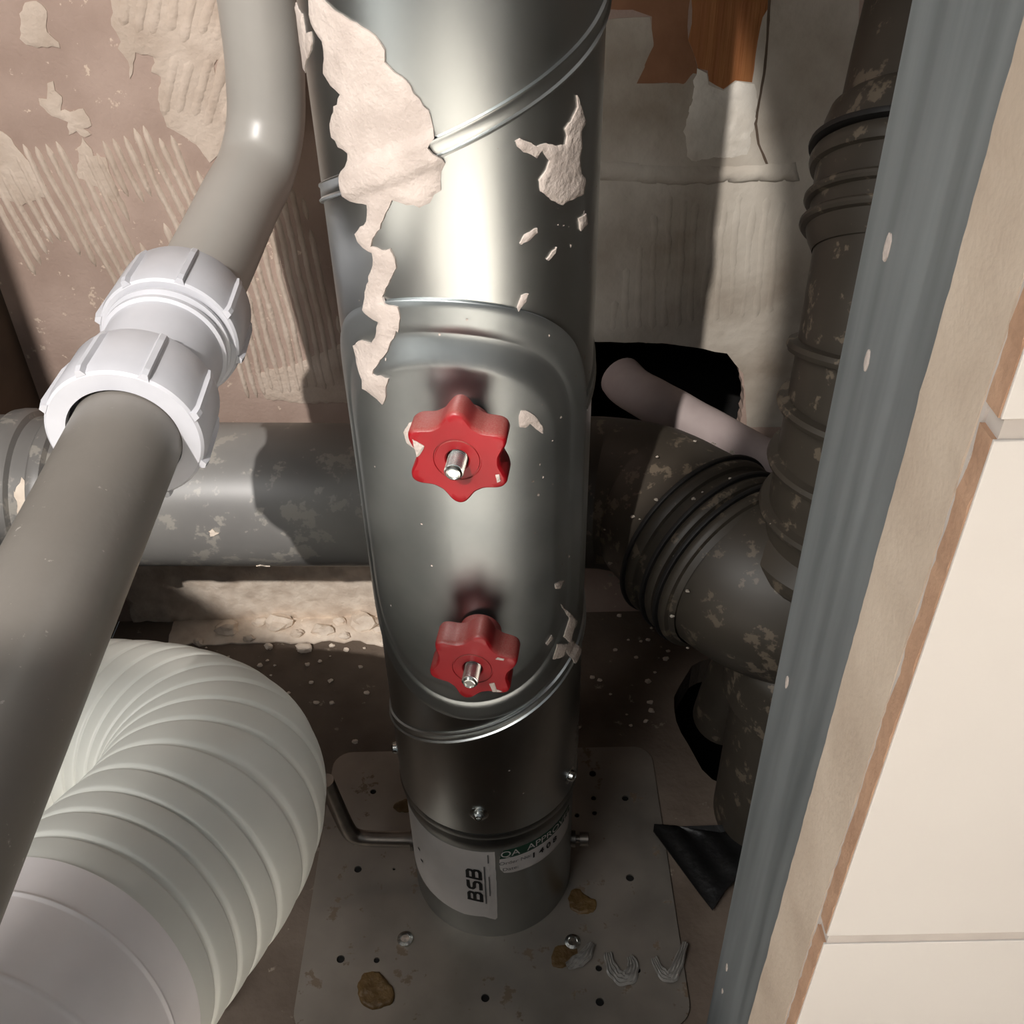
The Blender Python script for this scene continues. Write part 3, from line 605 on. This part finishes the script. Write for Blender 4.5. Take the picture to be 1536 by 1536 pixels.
# fixing bolt at the right, actuating rod at the left
bz = .043
bo = obj('fixing_bolt', *lathe([(0,-.002),(.0062,-.002),(.0062,.003),(.0030,.0032),(.0030,.006),(.0052,.0062),(.0052,.0125),(.0046,.013),(0,.013)], (DX+SR,.4440,bz), (1,-.05,0), 24), M_ROD, slv, 35)
rod = catmull([(DX-SR+.002,.4470,.0415),(-.100,.4480,.0412),(-.117,.4490,.0416),(-.1255,.4492,.0455),(-.1290,.4490,.0560),(-.1325,.4480,.080),(-.1370,.4470,.1150)], 8)
hd = thing('actuating_rod', 'bent steel rod sticking out left of the damper sleeve', 'rod', (-.12, .448, .03))
obj('rod', *tube(rod, .0060, 20), M_ROD, hd, 40)
obj('collar', *lathe([(0,0),(.0085,0),(.0085,.0022),(.0058,.0024)], (DX-SR+.0005,.4470,.0415), (-1,.02,0), 20), M_ROD, hd, 35)

# ------------------------------------------------------------ base plate
PX0, PX1, PY0, PY1, PR = -.159, .117, .322, .562, .016
corner = []
for cx, cy, w0 in ((PX1-PR,PY1-PR,0),(PX0+PR,PY1-PR,pi/2),(PX0+PR,PY0+PR,pi),(PX1-PR,PY0+PR,1.5*pi)):
    for i in range(7): corner.append((cx+PR*cos(w0+pi/2*i/6), cy+PR*sin(w0+pi/2*i/6)))
HL = [(-.1214,.5202,.0026),(-.1263,.4474,.0030),(-.1309,.3747,.0030),(-.1046,.3733,.0022),(-.0255,.3443,.0030),(.0643,.534,.0030),(.0895,.5086,.0028),(.0632,.5092,.0022),(.0629,.4946,.0020),(.0483,.4928,.0020),(.0858,.4354,.0032),(.0559,.3641,.0024),(.0836,.3621,.0022),(.0547,.3399,.0030),(-.098,.447,.0012)]
pl = tag(obj('base_plate', *slab(corner, [circ(x, y, r, 14) for x, y, r in HL], fm, .0012, .0027), M_PLATE), 'dull steel base plate with screw holes lying on the floor under the duct', 'plate')
pm = lambda s, t, h: (s, t, .0027+h)
lab(obj('glue_blob', *patch(chaikin([(-.1144,.3633),(-.1022,.3651),(-.0962,.3587),(-.0893,.3503),(-.0894,.3422),(-.0971,.3384),(-.105,.3372),(-.1136,.3427),(-.1166,.3523)]), pm, .0022, step=.0018, jit=.001, seed=95, rough=.5), M_GLUE, pl, 60), 'brown blob of glue')
obj('glue_stain', *patch(chaikin([(.0384,.4245),(.046,.4275),(.0513,.4194),(.0592,.4177),(.0577,.4083),(.0503,.4054),(.0403,.4071),(.0364,.415)]), pm, .0016, step=.0018, jit=.0012, seed=96, rough=.6), M_GLUE, pl, 60)
obj('glue_stain', *patch(chaikin([(.0233,.3805),(.0347,.3832),(.0427,.3772),(.0395,.3701),(.0309,.3646),(.0212,.3648)]), pm, .0010, step=.0018, jit=.0012, seed=97, rough=.6), M_GLUE, pl, 60)
obj('glue_stain', *patch(chaikin([(-.104,.506),(-.095,.512),(-.086,.510),(-.082,.503),(-.092,.498),(-.101,.500)]), pm, .0014, step=.0018, jit=.001, seed=98, rough=.6), M_GLUE, pl, 60)
for i, (x, y) in enumerate(((-.085,.3886),(.0382,.3838),(-.084,.5035))):
    obj('screw_head', *lathe([(0,0),(.0062,0),(.0058,.0016),(.0036,.0024),(.0030,.0016),(0,.0014)], (x,y,.0027), (0,0,1), 20), M_ZINC, pl, 35)
for x, y, r in HL: obj('hole_shade_disc', *lathe([(r*.98,0),(0,0)], (x,y,.0014), (0,0,1), 14), M_BLACK, pl)  # black discs in place of the shade down the holes
# cloudy plastic shavings
def curl(pts, w, label):
    P = catmull(pts, 8); V = []; F = []; Q = 9
    for i, p in enumerate(P):
        t = (P[min(i+1,len(P)-1)]-P[max(i-1,0)]).normalized(); s = Vector((-t.y, t.x, 0)).normalized(); k = w*(.45+.55*sin(pi*(i+.6)/(len(P)+.2)))*(1+.10*sin(i*.8))
        for hh in (.0003, 0):
            for q in range(Q):
                g = q/(Q-1)-.5; V.append(tuple(p+s*g*k+Vector((0,0,-.0006+hh+(.0013 if q % 2 else 0)+.0008*sin(i*.9+q)))))
    for i in range(len(P)-1):
        a = i*2*Q; b = a+2*Q
        for q in range(Q-1): F += [(a+q,a+q+1,b+q+1,b+q), (a+Q+q,b+Q+q,b+Q+q+1,a+Q+q+1)]
        F += [(a,b,b+Q,a+Q), (a+Q-1,a+2*Q-1,b+2*Q-1,b+Q-1)]
    n = len(V); F += [tuple(range(Q))+tuple(range(2*Q-1,Q-1,-1)), tuple(range(n-2*Q,n-Q))+tuple(range(n-1,n-Q-1,-1))]
    return tag(obj('plastic_shaving', V, F, M_CLEAR, None, 20), label, 'shaving', 'plastic shavings on the base plate')
curl([(.0630,.3740,.0055),(.0650,.3640,.0048),(.0695,.3570,.0045),(.0760,.3560,.0045),(.0805,.3640,.0048),(.0790,.3710,.006)], .0110, 'cloudy curled plastic shaving at the middle of the plate front')
curl([(.0960,.3700,.005),(.1000,.3600,.0045),(.1060,.3560,.0045),(.1120,.3640,.0048),(.1200,.3800,.0070)], .0090, 'thin plastic shaving hanging over the right edge of the plate')
curl([(.0330,.3650,.0045),(.0390,.3680,.0048),(.0460,.3720,.005),(.0520,.3810,.0065)], .0100, 'short plastic shaving next to the brown stain and screw')

# black scrap of sheet
BS = [(.110,.4814),(.1296,.4774),(.1900,.4772),(.1980,.4500),(.1565,.4203),(.1445,.4057),(.1361,.4208),(.120,.4524),(.1084,.4743)]
bm_ = lambda s, t, h: (s, t, .0058+h+.010*max(0, (s-.135)/.06)**1.5*(.6+.4*sin(t*90))+.0016*sin(s*260+t*120))
tag(obj('plastic_sheet', *join([slab(BS, [], bm_, .0, .0012, .006)]), M_BLACKSHEET, None, 50), 'torn black plastic sheet overlapping the right of the base plate', 'sheet')

# ------------------------------------------------------------ soil pipe along the back wall
SY, SZ = .615, .2420
sp = thing('soil_pipe', 'grey soil pipe running level along the foot of the back wall', 'pipe', (-.1, SY, .187))
def ax(x): return (x, SY-.01*(x+.057)*0, SZ-.03*(x+.057))
sdir = (Vector(ax(1))-Vector(ax(0))).normalized()
obj('pipe', *lathe([(.050,-.345),(.055,-.345),(.055,.085),(.050,.085)], Vector(ax(0)), sdir, 72), M_SOIL, sp, 40)
skt = obj('socket', *lathe([(.052,-.398),(.0600,-.398),(.0600,-.375),(.0640,-.373),(.0650,-.367),(.0650,-.362),(.0630,-.358),(.0590,-.356),(.0590,-.345),(.0610,-.343),(.0616,-.339),(.0605,-.335),(.0565,-.333),(.0555,-.329)], Vector(ax(0)), sdir, 72), M_SOIL, sp, 35)
def soilmap(r0): 
    a, b, d = frame(sdir); o = Vector(ax(0))
    return lambda s, w, h: tuple(o+d*s+(Vector((0,-1,0))*cos(w)+Vector((0,0,1))*sin(w))*(r0+h))
for i, (s0, w0, ds, dw) in enumerate(((-.350,-.15,.014,.45),(-.296,-.55,.022,.30),(-.345,.55,.010,.3),(-.19,-.75,.008,.10),(-.215,.12,.006,.06))):
    P = [(s0+ds*cos(q*pi/6)*(.7+.3*sin(q*5)), w0+dw*sin(q*pi/6)*(.7+.3*cos(q*4))) for q in range(12)]
    obj('mortar_splash', *patch(P, soilmap(.0590 if s0 < -.330 else .0551), .0012, step=.003, jit=.0015, seed=110+i, sc=(1,.055)), M_CHUNK, sp, 60)

# ------------------------------------------------------------ bend and stack at the right
bend = thing('soil_bend', 'dark soil pipe bend with black seal rings right of the duct', 'pipe fitting', (.12, .56, .18))
path = catmull([(.045,.616,.2415),(.075,.614,.2410),(.104,.596,.2455),(.122,.570,.2470),(.146,.535,.244),(.172,.507,.241),(.205,.494,.239),(.228,.492,.238)], 10)
obj('bend_body', *tube(path, lambda f, l: .0585+.0040*min(1, max(0, (f-.30)*6)), 56), M_STACK, bend, 60)
bd = Vector((.54,-.83,-.08)).normalized(); bo_ = Vector((.131,.556,.246))
def ringp(r, t, w): return [(r,t),(r+.0030,t+.0006),(r+.0042,t+w*.35),(r+.0042,t+w*.65),(r+.0030,t+w-.0006),(r,t+w)]
obj('socket_collar', *lathe([(.0600,-.002)]+ringp(.0630,.002,.010)+ringp(.0630,.024,.008)+[(.0635,.034)]+ringp(.0630,.038,.008)+[(.0610,.05)], bo_, bd, 72), M_STACK, bend, 40)
for t in (.0005,.0215,.0355): obj('seal_ring', *lathe([(.0620,t),(.0685,t),(.0690,t+.0014),(.0685,t+.0028),(.0620,t+.0028)], bo_, bd, 72), M_RUBBER, bend, 40)

stk = thing('soil_stack', 'dark soil stack with an offset in the right corner behind the stud', 'pipe', (.235, .49, 0))
SP_ = catmull([(.272,.640,1.22),(.272,.640,.90),(.272,.640,.70),(.2715,.638,.640),(.264,.622,.598),(.250,.590,.553),(.236,.553,.505),(.226,.522,.460),(.220,.502,.410),(.217,.494,.350),(.216,.492,.28),(.216,.492,.20)], 12)
SL = [0]
for i in range(1, len(SP_)): SL.append(SL[-1]+(SP_[i]-SP_[i-1]).length)
def stack_at(z):
    i = min(range(1, len(SP_)-1), key=lambda k: abs(SP_[k].z-z)); return SP_[i], (SP_[i-1]-SP_[i+1]).normalized()
obj('stack_pipe', *tube(SP_, lambda f, l: .0545, 56), M_STACK, stk, 60)
def on_stack(name, prof, z, m, segs=64): o, d = stack_at(z); return obj(name, *lathe(prof, o, d, segs), m, stk, 35)
on_stack('stack_socket', [(.0545,.040),(.0590,.036),(.0610,.028),(.0610,.014)]+ringp(.0610,.002,.010)[::-1]+[(.0605,-.006)]+ringp(.0600,-.018,.006)[::-1]+[(.0600,-.024)]+ringp(.0600,-.032,.006)[::-1]+[(.0580,-.038),(.0545,-.044)], .500, M_STACK)
on_stack('seal_ring', [(.0600,.0175),(.0668,.0170),(.0672,.0155),(.0668,.0140),(.0600,.0135)], .500, M_RUBBER)
on_stack('elbow_socket', [(.0545,.03),(.0585,.028),(.0590,.024),(.0590,-.02),(.0545,-.03)], .625, M_STACK)
for z in (.418,.386,.352,.318): on_stack('moulded_rib', [(.0545,-.004),(.0595,-.0028),(.0606,0),(.0595,.0028),(.0545,.004)], z, M_STACK)
obj('branch_body', *lathe([(.0545,.300),(.0600,.296),(.0660,.290),(.0660,.282),(.0640,.278),(.0600,.274),(.0600,.20),(.0640,.196),(.0655,.190),(.0650,.150),(.0600,.146),(.0560,.142),(.0550,-.20)], (.217,.494,0), (0,0,1), 64), M_STACK, stk, 35)
stuff(obj('plaster_specks', *join([rock((.217+.0600*sin(a), .494-.0600*cos(a), z), random.uniform(.0006,.0015), i) for i, (a, z) in enumerate([(random.uniform(-1.7,-.2), random.uniform(.19,.36)) for _ in range(24)])]), M_SKIM, stk))
_a, _b, _c = frame(bd)
stuff(obj('plaster_specks', *join([rock(tuple(bo_+bd*t+(_a*cos(w)+_b*sin(w))*.0635), random.uniform(.0006,.0016), i) for i, (t, w) in enumerate([(random.uniform(-.03,.06), random.uniform(0, 2*pi)) for _ in range(60)])]), M_SKIM, bend))
# clean-out branch below
co = thing('waste_boss', 'short dark pipe boss under the soil bend above the floor hole', 'pipe fitting', (.178, .52, .10))
obj('boss_body', *tube(catmull([(.172,.545,.06),(.174,.530,.12),(.176,.518,.150),(.180,.500,.175)], 8), .026, 32, caps=True), M_STACK, co, 50)
obj('boss_rim', *lathe([(.0235,0),(.0295,0),(.0300,.004),(.0295,.010),(.0235,.010)], (.1795,.502,.172), Vector((.1,-.45,.6)).normalized(), 32, closed=True), M_STACK, co, 40)
obj('mouth_shade_disc', *lathe([(.0235,.004),(0,.004)], (.1795,.502,.172), Vector((.1,-.45,.6)).normalized(), 32), M_BLACK, co)  # flat black disc in place of the shade inside the pipe mouth

# pale lagged pipe leaving the hole in the wall
pp = tag(obj('lagged_pipe', *tube(catmull([(.0915,.716,.284),(.100,.700,.282),(.125,.682,.275),(.165,.668,.257),(.215,.655,.233),(.27,.650,.21)], 10), lambda f, l: .0182*(1+.03*noise.noise(Vector((l*60,0,0)))), 28), M_PALEPIPE, None, 60), 'pale pinkish lagged pipe coming out of the hole in the wall', 'pipe')

# ------------------------------------------------------------ waste pipe and white coupling at the left
def wax(y): return Vector((-.1755-.0049*(y-.0117), y, .4323+.0461*(y-.0117)))
wd = (wax(1)-wax(0)).normalized(); RP = .025
lw = thing('waste_pipe', 'worn darker grey waste pipe coming forward from the white coupling', 'pipe', tuple(wax(.2)-Vector((0,0,RP))))
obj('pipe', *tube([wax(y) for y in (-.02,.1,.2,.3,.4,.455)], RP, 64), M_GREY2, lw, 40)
uw = thing('waste_pipe', 'light grey waste pipe bending up the wall behind the white coupling', 'pipe', (-.165, .65, .44))
P = [wax(.462), wax(.50), (-.1755,.56,.4585), (-.1700,.625,.4695), (-.1640,.658,.4790), (-.1575,.674,.4990), (-.1535,.680,.5250), (-.1500,.682,.5764), (-.1460,.683,.75), (-.1450,.683,1.0), (-.1450,.683,1.24)]
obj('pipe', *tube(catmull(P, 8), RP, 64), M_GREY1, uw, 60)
cp = thing('compression_coupling', 'white plastic compression coupling with two ribbed nuts', 'coupling', tuple(wax(.45)-Vector((0,0,.037))))
w0 = wax(0)+Vector((-.001,0,0))
obj('coupling_body', *lathe([(.0255,.405),(.0290,.405),(.0295,.425),(.0300,.462),(.0318,.463),(.0318,.4655),(.0300,.4665),(.0300,.4685),(.0325,.4695),(.0325,.4715),(.0300,.4725),(.0300,.52),(.0255,.52)], w0, wd, 72), M_WHITE, cp, 35)
def nut(t0, t1, rot, label):
    # t0 front (viewer side), open lip with a hole for the pipe
    if t0 < t1:
        pr = [(.0262,t0+.006),(.0262,t0),(.0345,t0),(.0358,t0+.0012),(.0366,t0+.006),(.0358,t1-.001),(.0352,t1),(.0305,t1),(.0305,t1-.006)]
    nb = lab(obj('nut', *lathe(pr, w0, wd, 72), M_WHITE, cp, 30), label)
    a, b, d = frame(wd)
    for k in range(8):
        w = rot+2*pi*k/8; e = a*cos(w)+b*sin(w); s = d.cross(e); V = []
        for t, hh in ((t0+.0002,.0022),(t0+.004,.0030),(t1-.008,.0022),(t1-.001,.0008)):
            for q, g in ((-.0026,0),(-.0013,1),(.0013,1),(.0026,0)):
                V.append(tuple(w0+d*t+e*(.0350+(.0008+hh)*g)+s*q))
        F = [(i*4+q, i*4+q+1, i*4+q+5, i*4+q+4) for i in range(3) for q in range(3)]+[(0,1,2,3),(12,13,14,15)]
        obj('grip_rib', V, F, M_WHITE, nb)
    return nb
nut(.388, .426, .30, 'nearer ribbed nut')
nut(.474, .512, .42, 'farther ribbed nut')

# ------------------------------------------------------------ flexible hose at the lower left
hz = thing('flexible_hose', 'white ribbed flexible duct hose curling under the waste pipe', 'hose', (-.2, .27, .25))
HP = catmull([(-.1970,.090,.3480),(-.1900,.1446,.3360),(-.1830,.191,.3180),(-.1700,.2412,.2980),(-.1570,.2883,.2840),(-.1640,.3360,.2660),(-.2050,.3730,.2480),(-.2700,.3920,.2340),(-.335,.396,.222)], 60)
HL_ = [0]
for i in range(1, len(HP)): HL_.append(HL_[-1]+(HP[i]-HP[i-1]).length)
c0 = next(i for i, l in enumerate(HL_) if l > .112)
PITCH = .0185
def corr(f, l):
    x = (l/PITCH) % 1.0
    return .0578+.0006*sin(pi*x)-.0016*math.exp(-((x-.06)/.07)**2)
obj('hose_wall', *tube(HP[c0:], corr, 96, caps=False), M_HOSE, hz, 180)
cuff = lambda f, l: .0592+(.0006 if (l % .031) < .0012 else 0)
lab(obj('hose_cuff', *tube(HP[:c0+4], cuff, 96, caps=False), M_CUFF, hz, 180), 'smooth white end cuff')
# dark pipe stub on the floor below the hose
sb = thing('pipe_offcut', 'dark grey pipe offcut on the floor under the hose', 'pipe', (-.24, .33, 0))
obj('offcut_body', *lathe([(.016,0),(.020,0),(.020,.10),(.016,.10)], (-.2230,.352,.0205), (-.75,-.60,0), 32, closed=True), M_SOIL, sb, 40)

# ------------------------------------------------------------ mortar debris under the soil pipe
spots = [(-.285,.716,.011,'flat mortar lump nearest the waste pipe, under the grey soil pipe'),(-.235,.722,.013,'broad mortar lump against the wall foot, second from the waste pipe'),(-.190,.712,.010,'small rounded mortar lump midway along under the soil pipe'),(-.150,.720,.014,'largest pale mortar lump under the soil pipe'),(-.115,.706,.010,'pale mortar lump nearest the spiral duct'),(-.205,.690,.007,'small mortar lump in front of the others on the brown floor')]
for i, (x, y, r, l) in enumerate(spots): tag(obj('mortar_lump', *rock((x, y, r*.35+.001), r, i, .6), M_CHUNK, None), l, 'mortar lump', 'mortar lumps under the soil pipe')
small = [(-.262,.704,.005),(-.168,.704,.005),(-.215,.708,.006),(-.128,.694,.004),(-.24,.692,.004),(-.31,.70,.005),(-.175,.724,.006),(-.135,.712,.005),(-.255,.726,.006)]
obj('mortar_bed', *patch([(-.385,.0),(-.06,.0),(-.06,.070),(-.10,.082),(-.15,.075),(-.2,.085),(-.26,.078),(-.31,.086),(-.385,.08)], wm, .0035, step=.007, jit=.004, seed=131, rough=.9), M_CHUNK, wb, 60)
obj('mortar_smear', *patch([(-.345,.735),(-.07,.735),(-.075,.690),(-.10,.686),(-.13,.694),(-.16,.699),(-.25,.700),(-.34,.698)], fm, .0030, step=.007, jit=.004, seed=130, rough=.8), M_CHUNK, fl, 60)
crumbs = []
for i in range(130):
    x = random.uniform(-.37,.18); y = random.choice((random.uniform(.66,.73), random.uniform(.60,.73), random.uniform(.56,.70)))
    if PX0-.005 < x < PX1+.005 and PY0-.005 < y < PY1+.005: continue
    if (x-.232)**2+(y-.592)**2 < .105**2: continue
    crumbs.append(rock((x, y, .001), random.uniform(.0010,.0028), i, .7))
crumbs += [rock((x, y, r*.4+.002), r, 300+i, .7) for i, (x, y, r) in enumerate(small)]
stuff(tag(obj('mortar_crumbs', *join(crumbs), M_CHUNK), 'fine mortar crumbs strewn over the brown floor', 'crumbs'))
